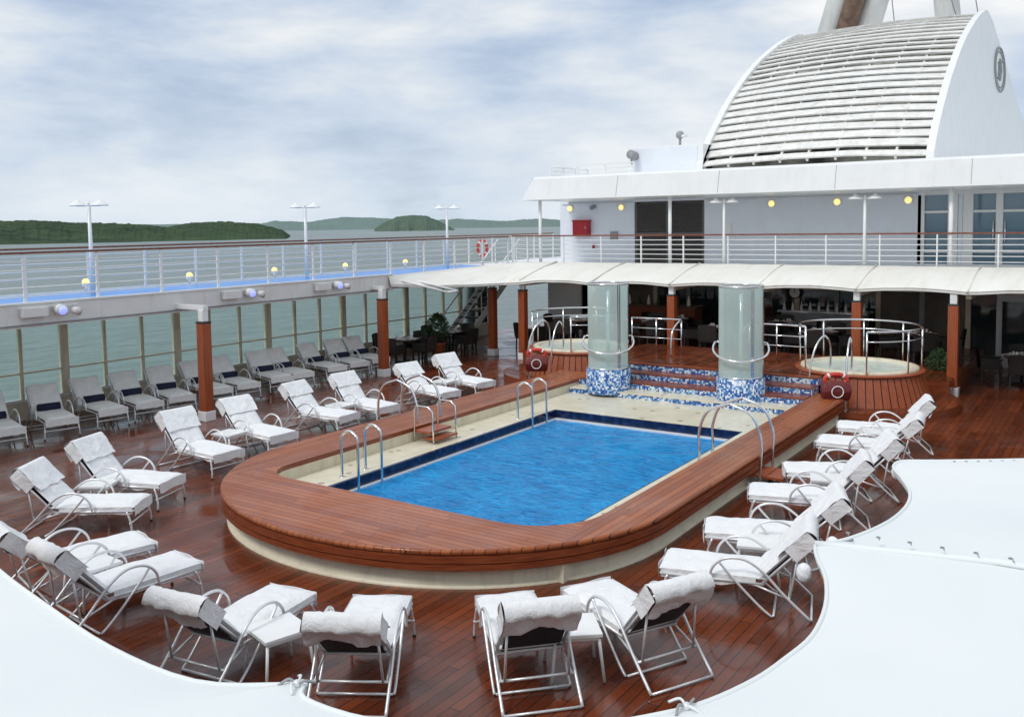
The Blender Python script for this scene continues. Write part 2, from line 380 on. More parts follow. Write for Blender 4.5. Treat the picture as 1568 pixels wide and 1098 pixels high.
def resample(P,fr):
    P=[Vector((*p,0)) for p in P]; L=[0]
    for i in range(1,len(P)): L.append(L[-1]+(P[i]-P[i-1]).length)
    T=L[-1]; o=[]
    for q in fr:
        s_=q*T; i=max(1,min(len(P)-1,next((j for j in range(1,len(L)) if L[j]>=s_-1e-9),len(L)-1)))
        u=(s_-L[i-1])/max(1e-9,L[i]-L[i-1]); o.append(P[i-1].lerp(P[i],u))
    return o
c0=inner[0:11]; c1=inner[11:22]
path=[(-5.6,YB)]+c1[::-1]+[(x,9.32) for x in np.linspace(-6.8,-10.4,8)]+c0[::-1]+[(-11.12,YB)]
fr_=[i/160 for i in range(161)]
oo,ii=resample(outer(0),fr_),resample(path,fr_)
b=MB()
for i in range(160):
    a,b1,c,d=oo[i],oo[i+1],ii[i+1],ii[i]
    near=(c.y<9.9 and a.y<11.2)
    b.add([(a.x,a.y,ztop),(d.x,d.y,ztop),(c.x,c.y,ztop),(b1.x,b1.y,ztop)],[(0,1,2,3)],'teakX' if near else 'teakY')
def sweep(P,prof,k,b,sgn=1,smooth=True):
    vs=[];n=len(P)
    for i in range(n):
        d=(P[min(i+1,n-1)]-P[max(i-1,0)]).normalized(); nr=Vector((d.y,-d.x,0))*sgn
        for o_,z_ in prof: q=P[i]+nr*o_; vs.append((q.x,q.y,z_))
    m=len(prof); fs=[(i*m+j,i*m+j+1,(i+1)*m+j+1,(i+1)*m+j) for i in range(n-1) for j in range(m-1)]
    b.add(vs,fs,k,smooth)
sweep(oo,[(0,.5),(-.02,.497),(-.035,.48),(-.035,.455),(-.025,.44)],'teakY',b)
sweep(oo,[(-.025,.44),(-.005,.435),(-.005,.425),(-.035,.42),(-.035,.335)],'rim',b,smooth=False)
sweep(oo,[(-.035,.335),(-.01,.332),(-.01,.322),(-.035,.32),(-.035,.25),(-.02,.235),(.10,.23)],'rim',b,smooth=False)
sweep(oo,[(.10,.232),(.10,.03),(.04,0.03),(.04,.0)],'cream',b)
sweep(ii,[(0,.5),(0,.42)],'rim',b); sweep(ii,[(0,.42),(.0,.2)],'cream',b)
b.obj('teak_coaming',parent=po)
lx0,lx1,ly1=-10.28,-6.08,16.75
b=MB(); zl=.24
b.box(-11.2,lx0,9.1,18.9,zl-.3,zl,'ledge'); b.box(lx1,-5.5,9.1,18.9,zl-.3,zl,'ledge'); b.box(lx0,lx1,ly1,18.9,zl-.3,zl,'ledge'); b.box(lx0,lx1,9.0,9.7,zl-.3,zl-.002,'ledge')
b.obj('tiled_pool_ledge',parent=po)
b=MB(); e=.012
for (x0,x1,y0,y1) in ((lx0,lx0+e,9.7,ly1),(lx1-e,lx1,9.7,ly1),(lx0+e,lx1-e,ly1-e,ly1),(lx0+e,lx1-e,9.7,9.7+e)):
    b.box(x0,x1,y0,y1,.02,zl+.004,'navytile')
    b.box(x0,x1,y0,y1,-1.3,.0199,'ledge')
for (x0,x1,y0,y1) in ((lx0-.05,lx0,9.7,ly1+.05),(lx0,lx1,ly1,ly1+.05)): b.box(x0,x1,y0,y1,zl+.0005,zl+.005,'navytile')
for (x0,x1,y0,y1) in ((lx0+e,lx0+.08,9.71,ly1-.02),(lx1-.14,lx1-e,9.71,ly1-.02),(lx0+.08,lx1-.14,ly1-.14,ly1-.02)): b.box(x0,x1,y0,y1,.0,.085,'china')
b.obj('waterline_tiles',parent=po)
b=MB(); b.grid(lambda u,v:Vector((lx0+.02+u*(lx1-lx0-.04),9.71+v*(ly1-9.75),.06+.008*noise.noise(Vector((u*9,v*14,0))))),50,80,'water'); b.obj('pool_water',parent=po)

b=MB()
for i,(y0,zt) in enumerate(((18.75,.37),(19.25,.52),(19.75,.67),(20.25,.82))):
    b.box(-11.12,-5.6,y0,20.6,zl-.2-i*.01,zt-.028,'mosaic')
    b.box(-11.11,-5.61,y0-.012,20.61+i*.01,zt-.028,zt,'ledge' if i==0 else 'rim')
b.obj('mosaic_steps')
b=MB(); b.box(-11.4,-5.9,20.45,23.6,0,.826,'rim'); b.box(-11.38,-5.92,20.47,23.58,.826,.84,'deck')
b.box(-15.4,-3.4,23.2,29.4,.0,.46,'rim'); b.box(-15.38,-3.42,23.22,29.38,.46,.48,'deck'); b.obj('raised_terrace')

def gcol(x,y):
    b=MB(); r=.48; fa=math.degrees(math.atan2(-y,-x))
    b.lathe((x,y,0),[(.53,.3),(.53,.86),(.49,.87),(.01,.87)],'mosaic',28)
    for s0,s1 in ((-125,28),(34,72),(78,150)):
        A0=RAD(fa+s0); A1=RAD(fa+s1)
        b.lathe((x,y,0),[(r,.872),(r,2.86)],'frost',28,A0,A1)
        for a in(A0,A1): b.bar((x+r*math.cos(a),y+r*math.sin(a),.87),(x+r*math.cos(a),y+r*math.sin(a),2.9),.022,.022,'steel')
    for zz,rr in((2.88,.022),(.89,.02)):
        b.tube([(x+r*math.cos(a),y+r*math.sin(a),zz) for a in np.linspace(0,2*math.pi,32,endpoint=False)],rr,'steel',8,True)
    b.tube([(x,y,.87),(x,y,2.7)],.04,'steel')
    lp=[]
    for a in np.linspace(-110,110,13):
        u=a/110; lp.append((x+.60*math.cos(RAD(a+fa)),y+.60*math.sin(RAD(a+fa)),1.28+.32*u*u))
    b.tube(lp,.026,'steel',8,False,3)
    for q in(lp[0],lp[-1]): b.tube([q,(x+(q[0]-x)*.8,y+(q[1]-y)*.8,q[2]+.02)],.018,'steel')
    b.obj('glass_shower_column')
gcol(-10.2,19.05); gcol(-7.05,19.35)

def tub(x,y):
    b=MB(); b.prism([(x+2.15*math.cos(a),y+2.15*math.sin(a)) for a in np.linspace(0,2*math.pi,56,endpoint=False)],0,.2,'rim','deck')
    n=56
    def P(r,z,a): return (x+r*math.cos(a),y+r*math.sin(a),z)
    for i in range(n):
        a0=2*math.pi*i/n;a1=2*math.pi*(i+1)/n-.014
        b.add([P(1.60,.2,a0),P(1.60,.2,a1),P(1.38,.82,a1),P(1.38,.82,a0)],[(0,1,2,3)],'post')
    b.lathe((x,y,0),[(1.57,.2),(1.35,.82)],'darkgrey',52)
    b.lathe((x,y,0),[(1.35,.82),(1.42,.825),(1.44,.85),(1.42,.88),(1.29,.885)],'post',52)
    b.lathe((x,y,0),[(1.30,.885),(1.29,.93),(1.18,.94),(1.12,.9),(1.05,.6)],'cream',52)
    b.lathe((x,y,0),[(1.14,.88),(.5,.885),(.01,.88)],'spa',52)
    R_=1.35
    ring=[(x+R_*math.cos(a),y+R_*math.sin(a),1.84) for a in np.linspace(RAD(-70),RAD(225),30)]
    b.tube(ring,.024,'steel'); ring2=[(p[0],p[1],1.62) for p in ring]; b.tube(ring2,.014,'steel')
    for a in np.linspace(RAD(-70),RAD(225),8): b.tube([(x+R_*math.cos(a),y+R_*math.sin(a),.9),(x+R_*math.cos(a),y+R_*math.sin(a),1.84)],.02,'steel')
    for a in (-85,-112):
        c,s=math.cos(RAD(a)),math.sin(RAD(a))
        b.tube([(x+1.05*c,y+1.05*s,.9),(x+1.05*c,y+1.05*s,1.45),(x+1.25*c,y+1.25*s,1.7),(x+1.55*c,y+1.55*s,1.5),(x+1.75*c,y+1.75*s,1.0),(x+1.8*c,y+1.8*s,.2)],.022,'steel',8,False,4)
    b.obj('hot_tub')
tub(-5.15,21.95); tub(-12.65,21.95)

def lifebuoy(x,y,z,rz):
    b=MB(); b.pad((0,-.30,0),(0,1,0),(1,0,0),(0,0,1),.6,.26,.40,'maroon',3)
    tor=[(0+.0,.23*math.cos(a),.44+.23*math.sin(a)*.5) for a in np.linspace(0,2*math.pi,24,endpoint=False)]
    b.tube(tor,.05,'orange',10,True)
    for a in (.8,2.3,4.0,5.4):
        b.tube([(0,.23*math.cos(a+d),.44+.115*math.sin(a+d)) for d in(-.12,.12)],.053,'towel',10)
    tor=[(.15,.12*math.cos(a),.20+.12*math.sin(a)) for a in np.linspace(0,2*math.pi,20,endpoint=False)]
    b.tube(tor,.012,'towel',6,True)
    b.bar((.0,-.2,-.45),(.0,-.2,.05),.04,.04,'steel'); b.bar((.0,.2,-.45),(.0,.2,.05),.04,.04,'steel')
    b.obj('lifebuoy_holder',(x,y,z),rz)
lifebuoy(-5.1,19.75,.46,RAD(-60)); lifebuoy(-12.65,19.7,.50,RAD(-60))

# ---------------------------------------------------------------- ladders
def hoops(name,y,x0,x1,zb0,zb1,top,gap=.5,treads=None,round_=.22):
    b=MB()
    for dy in(0,gap):
        s_=1 if x1>x0 else -1; r=min(round_,abs(x1-x0)/2)
        pts=[(x0,y+dy,zb0),(x0,y+dy,(zb0+top-r)/2),(x0,y+dy,top-r),(x0+s_*r*.3,y+dy,top-r*.3),(x0+s_*r,y+dy,top),(x1-s_*r,y+dy,top),(x1-s_*r*.3,y+dy,top-r*.3),(x1,y+dy,top-r),(x1,y+dy,(zb1+top-r)/2),(x1,y+dy,zb1)]
        if abs(x1-x0)<=2*r+.01: pts.pop(5)
        b.tube(pts,.024,'steel',8,False,5)
        b.lathe((x0,y+dy,zb0),[(.05,0),(.05,.015),(.001,.016)],'steel',12)
    if treads:
        for (xx,zz,k) in treads: b.box(xx-.12,xx+.12,y+.02,y+gap-.02,zz-.02,zz+.02,k)
    b.obj(name)
hoops('pool_ladder',10.45,-10.50,-10.14,zl,-.6,1.02,.55)
hoops('pool_ladder',15.6,-10.50,-10.14,zl,-.6,1.02,.55)
hoops('pool_boarding_rail',14.1,-4.8,-5.85,0,zl,1.32,.6,[(-4.85,.2,'post')],.5)
hoops('pool_boarding_rail',13.3,-12.3,-11.3,0,.5,1.28,.7,[(-12.3,.2,'post')],.45)
b=MB()
b.box(-11.08,-10.7,12.95,13.6,.42,.46,'post'); b.box(-10.85,-10.55,12.95,13.6,.31,.34,'post')
for yy in (12.93,13.62):
    b.tube([(-10.6,yy,.245),(-10.62,yy,.85),(-10.72,yy,.93),(-11.0,yy,.93),(-11.06,yy,.85),(-11.06,yy,.245)],.017,'steel')
b.obj('wooden_step_stand')
b=MB(); b.box(-4.9,-4.45,14.15,14.75,.16,.2,'post')
for yy in(14.2,14.7):
    for xx in(-4.85,-4.5): b.tube([(xx,yy,0),(xx,yy,.16)],.02,'steel')
b.obj('boarding_step')
def handrail(x0,x1,y):
    b=MB()
    for zz,rr in((1.72,.024),(1.45,.014),(1.2,.014)): b.tube([(x0,y,zz),(x1,y,zz)],rr,'steel')
    b.tube([(x1,y,1.72),(x1+.02,y-.25,1.68),(x1+.02,y-.6,1.5),(x1+.02,y-.7,1.2),(x1+.02,y-.7,.84)],.024,'steel',8,False,4)
    for k in range(3): xx=x0+(x1-x0)*k/2; b.tube([(xx,y,.84),(xx,y,1.72)],.02,'steel')
    b.obj('terrace_handrail')
handrail(-11.2,-9.75,22.3); handrail(-6.5,-7.9,22.3)

# ---------------------------------------------------------------- sun loungers
def lounger(seed,cush='towel',roll=False,hood=True,ang=47):
    b=MB(); W_=.62; a=RAD(ang); Ub=Vector((math.cos(a),0,math.sin(a))); Nb=Vector((-math.sin(a),0,math.cos(a))); hx=1.14; hb=.36
    b.pad((0,0,hb),(1,0,0),(0,1,0),(0,0,1),hx+.05,W_,.09,cush,seed)
    o=Vector((hx-.02,0,hb+.01)); BL=.76
    b.pad(o,Ub,(0,1,0),Nb,BL,W_,.08,cush,seed+4)
    def drape(u,v):
        yy=(v-.5)*(W_+.02); s_=u*.15
        return Vector((-.012-.012*math.sin(v*9+seed),yy,hb+.07-s_-.03*noise.noise(Vector((v*5,seed,0)))*u))
    b.grid(drape,4,12,cush)
    if cush=='towel':
        for sgn in(-1,1):
            def skirt(u,v):
                x_=.02+u*(hx-.1); dp=(.10+.045*noise.noise(Vector((u*4+seed*3,sgn,1))))*v
                return Vector((x_,sgn*(W_/2+.004+.012*noise.noise(Vector((u*11+seed,sgn*2,v)))*v),hb+.055-dp))
            b.grid(skirt,22,3,'towel')
    if hood:
        L1=.40+.04*math.sin(seed*1.3);L2=.24
        def hoodf(u,v):
            yy=(v-.5)*(W_+.07); s_=u*(L1+.1+L2); wv=.016*noise.noise(Vector((v*5+seed,u*4,1)))+.008*noise.noise(Vector((v*14+seed,u*9,1)))
            if s_<L1: p=o+Ub*(BL-L1+s_+.01+ (.02*noise.noise(Vector((v*4,seed,2))) if s_<.01 else 0))+Nb*(.10+wv)
            elif s_<L1+.1:
                q=(s_-L1)/.1; p=o+Ub*(BL+.012+.035*math.sin(math.pi*q))+Nb*(.10-.18*q)
            else:
                q=s_-L1-.1; p=o+Ub*(BL+.01-q*.9)+Nb*(-.08-.03*q/L2+wv*1.8)
                p.z-=.03*math.sin(v*7+seed)*(q/L2)
            p.y=yy+ (0.012*math.sin(u*9+seed)); return p
        b.grid(hoodf,28,16,'towel')
        for sgn in(-1,1):
            def side(u,v):
                q=u*.34; p=o+Ub*(BL+.01-q*.95)+Nb*(.10-.18*v); p.y=sgn*(W_+.07)/2*(1+.02*math.sin(u*6+seed)); return p
            b.grid(side,6,3,'towel')
    def sling(u,v): p=o+Ub*(BL*u*.95)+Nb*(-.02-.02*math.sin(math.pi*u)); p.y=(v-.5)*.56; return p
    b.grid(sling,4,2,'darkmesh' if cush=='towel' else 'alu')
    r=.016
    for s in(-1,1):
        y=s*.315
        b.tube([(0.02,y,hb-.01),(hx,y,hb-.01)],r,'alu')
        b.tube([o+Vector((0,y,0))-Nb*.015,o+Vector((0,y,0))+Ub*(BL-.03)-Nb*.015],r,'alu')
        b.tube([(.10,y,hb-.01),(.04,y*1.05,.18),(.03,y*1.08,0)],r,'alu',8,False,3)
        y2=s*.36
        b.tube([(.56,y2,hb-.02),(.60,y2,.50),(.73,y2,.61),(.94,y2,.62),(1.14,y2,.50),(1.36,y2,.27),(1.64,y2,.015)],r,'alu',8,False,5)
        b.tube([(.66,y2,.58),(.82,y2,.40),(1.10,y2,.12),(1.24,y2,.012)],r*.9,'alu',8,False,4)
        b.tube([o+Ub*.52-Nb*.03+Vector((0,s*.28,0)),(1.42,s*.30,.22)],r*.8,'alu')
        b.tube([(hx-.1,y,hb-.02),(1.4,s*.33,.22)],r*.8,'alu')
        b.sphere((.03,y*1.08,.012),.02,'darkmesh',n=6)
    for (x,z) in ((.05,.18),(1.25,.02),(1.64,.02),(1.41,.22)): b.tube([(x,-.35,z),(x,.35,z)],r*.85,'alu')
    for x in (.02,hx): b.tube([(x,-.315,hb-.01),(x,.315,hb-.01)],r,'alu')
    tp=o+Ub*(BL-.03)-Nb*.015; b.tube([tp+Vector((0,-.315,0)),tp+Vector((0,.315,0))],r,'alu')
    if roll:
        p=o+Ub*.05+Nb*.15
        b.tube([p+Vector((0,-.23,0)),p+Vector((0,-.22,0)),p+Vector((0,.22,0)),p+Vector((0,.23,0))],[.06,.09,.09,.06],'navy',10)
    return b.mesh('sun_lounger')
LM=[lounger(s,ang=46+4*math.sin(s*2.1)) for s in range(1,8)]
LW=[lounger(s+20,'greycush',True,False,46) for s in range(3)]
i=0
for fx,fy,hx_,hy_ in [(-4.51,17.62,-3,18.0),(-4.51,16.3,-2.95,16.5),(-4.42,14.1,-2.9,14.75),(-4.49,12.68,-2.94,13.15),(-4.42,10.85,-2.93,11.4),(-4.38,9.5,-2.91,9.9),
 (-4.76,8.36,-3.36,7.62),(-5.34,7.64,-4.19,6.54),(-6.41,6.91,-5.63,5.59),(-7.38,6.55,-7.16,5.11),(-9.18,6.55,-9.33,5.1),(-10.23,6.7,-10.56,5.3),
 (-11.68,7.62,-13.0,6.73),(-12.28,8.54,-13.91,7.96),(-12.9,10.12,-14.59,10.18),(-13.12,11.57,-14.85,11.74),(-13.3,13.5,-14.77,13.43),(-13.17,14.6,-14.85,14.76),(-13.05,16.6,-14.69,16.87),(-13.1,18.09,-14.71,18.40)]:
    inst('sun_lounger',LM[i%7],(fx,fy,0),math.atan2(hy_-fy,hx_-fx)); i+=1
for j,y in enumerate((9.05,10.15,11.3,12.2,13.05,14.15,15.0,16.1,16.85,18.1,19.0,19.9)):
    inst('sun_lounger',LW[j%3],(-18.25,y,0),math.atan2(.22+.06*math.sin(j*2.),-1))
b=MB(); s=.24
b.box(-s,s,-s,s,.43,.46,'cleanwhite'); b.box(-s+.03,s-.03,-s+.03,s-.03,.39,.43,'cleanwhite')
for sx in(-1,1):
    for sy in(-1,1): b.tube([(sx*(s-.03),sy*(s-.03),.4),(sx*(s+.01),sy*(s+.01),0)],.016,'cleanwhite')
tm=b.mesh('side_table')
for x,y,r in ((-14.0,11.0,.1),(-12.95,7.72,.6),(-6.70,5.75,1.3),(-4.32,7.32,.7),(-9.85,5.75,1.5),(-14.1,14.05,0),(-3.75,17.15,.3),(-3.65,13.7,.3),(-3.6,10.5,.3),(-14.0,17.5,.1)):
    inst('side_table',tm,(x,y,0),r)

# ---------------------------------------------------------------- railings
def railing(name,path,z0,h,bars,hand='handrail',sp=1.5,hw=.07,mat='cleanwhite'):
    b=MB(); P=[Vector((x,y,0)) for x,y in path]
    for i in range(len(P)-1):
        A,Bq=P[i],P[i+1]; L=(Bq-A).length; n=max(1,round(L/sp))
        for k in range(n+ (1 if i==len(P)-2 else 0)):
            q=A.lerp(Bq,k/n); b.bar((q.x,q.y,z0),(q.x,q.y,z0+h-.01),.055,.035,mat,(1,0,0))
        for j in range(bars):
            z=z0+h*(j+1)/(bars+1); b.tube([(A.x,A.y,z),(Bq.x,Bq.y,z)],.013,mat,6)
        b.bar((A.x,A.y,z0+h),(Bq.x,Bq.y,z0+h),hw,.045,hand)
    return b.obj(name)
ZD=2.85
b=MB()
b.box(-21.0,-18.05,-14,26.6,2.45,ZD-.01,'cleanwhite'); b.box(-20.95,-18.12,-14,26.6,ZD-.01,ZD,'bluedeck')
b.box(-18.05,-18.0,-14,20.2,2.40,ZD+.02,'white'); b.box(-18.14,-17.97,-14,20.2,ZD+.02,ZD+.05,'cleanwhite'); b.box(-21.05,-21.0,-14,29,2.4,ZD+.02,'cleanwhite')
b.tube([(-17.97,-10,2.46),(-17.97,20,2.46)],.018,'grey',6)
b.box(-21.1,-14.8,26.3,62,2.45,ZD-.012,'cleanwhite')
b.obj('side_promenade_deck')
railing('side_deck_railing',[(-18.08,-6),(-18.08,26.4)],ZD,1.03,5,sp=1.55)
railing('side_deck_railing',[(-20.9,-6),(-20.9,34)],ZD,1.05,5,sp=1.55)
railing('upper_deck_railing',[(-17.9,26.4),(-17.2,26.3),(3,26.3)],ZD,1.05,6,sp=1.45)
b=MB(); b.box(-14.8,4.0,26.2,62,2.45,ZD,'cleanwhite'); b.obj('upper_deck')
b=MB(); b.box(.95,3.9,8,26.19,2.45,ZD-.01,'cleanwhite'); b.box(1.0,3.85,8,26.18,ZD-.01,ZD,'bluedeck'); b.obj('side_promenade_deck')
b=MB(); b.box(-18,3.9,-14,-.6,2.35,2.6,'cleanwhite'); b.obj('aft_deck')
def screen(x):
    b=MB(); b.box(x-.04,x+.04,-14,29,0,.42,'cream'); b.box(x-.06,x+.06,-14,29,.42,.48,'white'); b.box(x-.07,x+.07,-14,29,2.3,2.449,'cream')
    y=-13.;k=0
    while y<29:
        wd=.17 if k%3==0 else .05
        b.box(x-.06-(.03 if k%3==0 else 0),x+.06,y-wd/2,y+wd/2,.48,2.3,'cream'); y+=1.03; k+=1
    b.box(x-.035,x+.035,-14,29,1.05,1.09,'cream')
    b.box(x-.006,x+.006,-14,29,.48,2.3,'clear'); b.obj('glass_windscreen')
screen(-20.85); screen(3.75)
def post(x,y,z0=0,z1=2.42):
    b=MB(); b.box(x-.14,x+.14,y-.14,y+.14,z0,z0+.22,'cleanwhite'); b.box(x-.115,x+.115,y-.115,y+.115,z0+.22,z1-.3,'post')
    b.box(x-.125,x+.125,y-.125,y+.125,z1-.3,z1-.26,'darkgrey'); b.box(x-.08,x+.08,y-.08,y+.08,z1-.26,z1,'cleanwhite'); b.obj('wooden_post',bevel=.012)
for x,y,z in ((-17.1,12.85,0),(-17.65,19.35,0),(-17.3,24.3,0),(-15.9,24,0),(-13.35,24.05,.48),(-10.8,24.05,.48),(-8.25,24.05,.48),(-5.7,24.05,.48),(-3.45,24.,0),(-.7,24.,0),(-17.35,6.4,0),(-17.35,-.5,0)): post(x,y,z,2.5)
for x,y in ((-17.1,12.85),(-17.65,19.35),(-17.35,6.4)):
    b=MB(); b.box(-18.0,x+.10,y-.06,y+.06,2.5,2.6,'cleanwhite'); b.obj('deck_bracket')
up=[(-18.02,20.0,2.86),(-18.0,22.,2.9),(-17.85,24.2,2.95),(-17.4,25.9,3.0),(-15.5,26.15,3.02),(-10,26.15,3.03),(-5,26.15,3.03),(4,26.15,3.03)]
lo=[(-17.9,20.0,2.62),(-17.3,21.3,2.5),(-16.75,22.6,2.47),(-16.3,23.5,2.47),(-15.3,23.85,2.5),(-10,23.85,2.54),(-5,23.85,2.54),(4,23.85,2.54)]
def rs(P,n):
    P=[Vector(p) for p in P]; o=[]
    for k in range(n+1):
        q=k/n*(len(P)-1); i=min(len(P)-2,int(q)); o.append(P[i].lerp(P[i+1],q-i))
    return o
U_=rs(up,210);L_=rs(lo,210); b=MB()
def fas(u,v):
    i=int(round(u*210)); p=U_[i].lerp(L_[i],v); sag=.0
    if p.x>-15.9: sag=.07*abs(math.sin(math.pi*(p.x+15.9)/2.55))*v
    p=p.copy(); p.z+= sag+ .06*math.sin(math.pi*v)+.012*noise.noise(Vector((p.x*1.6,v*3,0))); p.y+=sag*.8; return p
b.grid(fas,210,6,'fascia')
b.grid(lambda u,v: fas(u,1)-Vector((0,-.02,.07*v)),210,1,'fascia')
b.grid(lambda u,v: fas(u,v)-Vector((0,-.03,.08)),210,6,'white')
for k in range(9):
    x=-15.9+2.55*k
    if x<3.5: b.tube([(x,23.8,2.55),(x,25,2.86),(x,26.1,3.04)],.03,'fascia',6)
b.obj('fascia_awning')
b=MB(); b.box(-17.9,4,26.0,26.2,2.5,3.0,'cleanwhite'); b.box(-17.4,4,24.1,26.,2.5,2.52,'cream')
for k in range(9):
    x=-15.9+2.55*k; b.box(x-.06,x+.06,24.1,29.5,2.36,2.499,'cream')
for x in (-16.6,-14,-11.5,-9.,-6.5,-4,-1.6):
    for y in(25.2,27.8): b.lathe((x,y,2.44),[(.001,0),(.08,0),(.08,.05)],'warm',12)
b.obj('terrace_ceiling')
b=MB()
for dy in (0,.5): b.tube([(-18.0,20.3+dy,2.75),(-16.5,20.9+dy,2.35)],.03,'cleanwhite')
b.tube([(-16.5,20.9,2.35),(-16.5,21.4,2.35)],.03,'cleanwhite')
b.obj('awning_arm')

# ---------------------------------------------------------------- lamp posts & deck lamps
b=MB()
b.tube([(0,0,0),(0,0,2.0)],[.05,.038],'cleanwhite',10); b.tube([(0,0,2.0),(0,0,2.12)],.03,'cleanwhite')
b.tube([(-.28,0,2.02),(.28,0,2.02)],.022,'cleanwhite')
for s in(-1,1):
    b.lathe((s*.26,0,2.02),[(.19,.0),(.17,.03),(.06,.09),(.03,.13),(.001,.14)],'cleanwhite',20); b.lathe((s*.26,0,2.02),[(.19,.0),(.17,-.012),(.001,-.013)],'china',20)
lm=b.mesh('deck_lamp_post')
for x,y,r in ((-19.4,11.65,.5),(-19.3,18.05,.5),(-19.3,24.5,.5),(-19.3,5.2,.5),(-10.1,26.25,0),(-6.05,26.25,0)): inst('deck_lamp_post',lm,(x,y,ZD),r)
b=MB(); b.sphere((0,0,0),.085,'yellow',(1,1,1)); b.tube([(0,0,-.07),(0,0,-.23)],.03,'cleanwhite')
b.lathe((0,0,-.05),[(.08,-.05),(.095,-.02),(.085,.01)],'cleanwhite',14)
bl=b.mesh('bulkhead_lamp')
for y in (6.4,9.3,12.2,15.1,18.,20.9,23.8): inst('bulkhead_lamp',bl,(-20.6,y,ZD+.23))
b=MB(); b.tube([(0,0,0),(.2,0,-.03)],[.10,.12],'cleanwhite',14); b.sphere((.18,0,-.03),.095,'bluelamp'); b.box(-.1,.04,-.05,.05,-.02,.06,'cleanwhite')
b.box(-.02,.12,-.75,-.25,-.12,.05,'white'); b.tube([(.06,.3,-.05),(.2,.34,-.08)],[.07,.09],'white',12); b.bar((.04,-.8,.07),(.04,.4,.07),.03,.03,'white')
sm_=b.mesh('flood_light')
for y in (10.0,14.8,17.8): inst('flood_light',sm_,(-17.95,y,2.74))
b=MB(); tor=[(0,.30*math.cos(a),.30*math.sin(a)) for a in np.linspace(0,2*math.pi,28,endpoint=False)]
b.tube(tor,.06,'orange',10,True)
for a in(.8,2.4,3.9,5.5): b.tube([(0,.30*math.cos(a+d),.30*math.sin(a+d)) for d in(-.15,.15)],.064,'towel',10)
b.obj('life_ring',(-20.8,28.6,3.4),0)

# ---------------------------------------------------------------- deckhouse
dh=empty('deckhouse')
b=MB(); YW=29.0
b.box(-17.5,-14.45,YW,YW+.2,ZD,5.15,'wallwhite'); b.box(-11.85,-5.1,YW,YW+.2,ZD,5.15,'wallwhite'); b.box(-14.45,-11.85,YW,YW+.2,5.03,5.15,'wallwhite')
b.box(-17.5,-17.3,YW+.2,60,ZD,5.15,'wallwhite'); b.box(-5.1,4,YW,YW+.2,ZD,ZD+.12,'cleanwhite'); b.box(-5.1,4,YW,YW+.2,4.98,5.15,'cleanwhite')
for x in(-10.2,-8.5,-6.8): b.box(x-.012,x+.012,YW-.006,YW,ZD,5.1,'cleanwhite')
b.tube([(-17.4,YW-.03,5.02),(-14.5,YW-.03,5.02)],.018,'cleanwhite',6); b.tube([(-11.8,YW-.03,5.02),(-5.2,YW-.03,5.02)],.018,'cleanwhite',6)
b.box(-11.2,-10.9,YW-.03,YW-.001,3.9,4.25,'cleanwhite'); b.box(-15.4,-15.1,YW-.05,YW-.001,3.7,4.0,'grey')
b.obj('wall',parent=dh)
b=MB()
for x0,x1 in ((-14.45,-13.17),(-13.13,-11.85)):
    b.box(x0,x1,YW+.1,YW+.16,ZD,5.03,'taupe')
    b.box(x0,x0+.09,YW+.02,YW+.1,ZD,5.03,'taupe'); b.box(x1-.09,x1,YW+.02,YW+.1,ZD,5.03,'taupe'); b.box(x0+.09,x1-.09,YW+.02,YW+.1,3.85,3.95,'taupe')
    z=ZD+.1
    while z<4.98:
        if not 3.8<z<3.95: b.bar((x0+.09,YW+.06,z),(x1-.09,YW+.06,z),.07,.02,'taupe',(0,.6,.8))
        z+=.07
b.obj('louvre_door',parent=dh)
b=MB()
xs=[-5.1,-4.25,-3.85,-3.05,-2.25,-1.4,-1.0,0,1,2,3,4]
b.box(-5.1,4,YW+.12,YW+.14,ZD+.12,4.98,'bglass')
for k,x in enumerate(xs):
    wd=.09 if k not in(1,2,5,6) else .13
    b.box(x-wd,x+wd,YW,YW+.16,ZD+.12,4.98,'cleanwhite')
b.box(-4.11,-3.99,YW+.02,YW+.15,ZD+.12,4.98,'wallwhite'); b.box(-1.27,-1.13,YW+.02,YW+.15,ZD+.12,4.98,'wallwhite')
b.box(-5.1,4,YW+.03,YW+.13,3.3,3.38,'cleanwhite'); b.box(-5.1,4,YW+.03,YW+.13,4.45,4.52,'cleanwhite')
for x in(-3.2,-2.9): b.tube([(x,YW-.04,3.6),(x,YW-.04,4.2)],.02,'steel')
b.obj('glass_doors',parent=dh)
b=MB(); b.box(-16.85,-16.2,YW-.22,YW-.002,3.84,4.38,'red'); b.box(-16.88,-16.17,YW-.24,YW-.0021,4.381,4.43,'red'); b.box(-16.83,-16.22,YW-.235,YW-.221,3.88,4.36,'red'); b.tube([(-16.3,YW-.25,4.1),(-16.3,YW-.25,4.2)],.012,'steel'); b.obj('fire_hose_box',bevel=.008)
for x in(-17.05,-14.95,-9.55,-7.5,-5.45):
    b=MB(); b.lathe((0,0,0),[(.14,0),(.135,.04),(.10,.05)],'cleanwhite',18); b.lathe((0,0,0),[(.105,.04),(.08,.08),(.001,.10)],'yellow',16)
    o_=b.obj('wall_lamp',(x,YW-.002,4.85)); o_.rotation_euler=(RAD(90),0,0)
b=MB(); b.tube([(-16.05,YW-.1,3.4),(-16.05,YW-.1,3.55)],.05,'red'); b.tube([(-16.05,YW-.05,4.9),(-16.05,YW-.25,4.85)],.08,'grey'); b.obj('alarm_bell')
b=MB()
prof=[(26.25,5.10),(25.95,5.12),(25.96,5.16),(26.13,5.82),(26.2,5.86),(26.35,5.90),(26.4,5.84)]
x0,x1=-17.15,4.2
vs=[]
for k,(y,z) in enumerate(prof):
    dx=0 if k in(1,2) else .3 if k>=3 else .12
    vs+=[(x0+dx,y,z),(x1,y,z)]
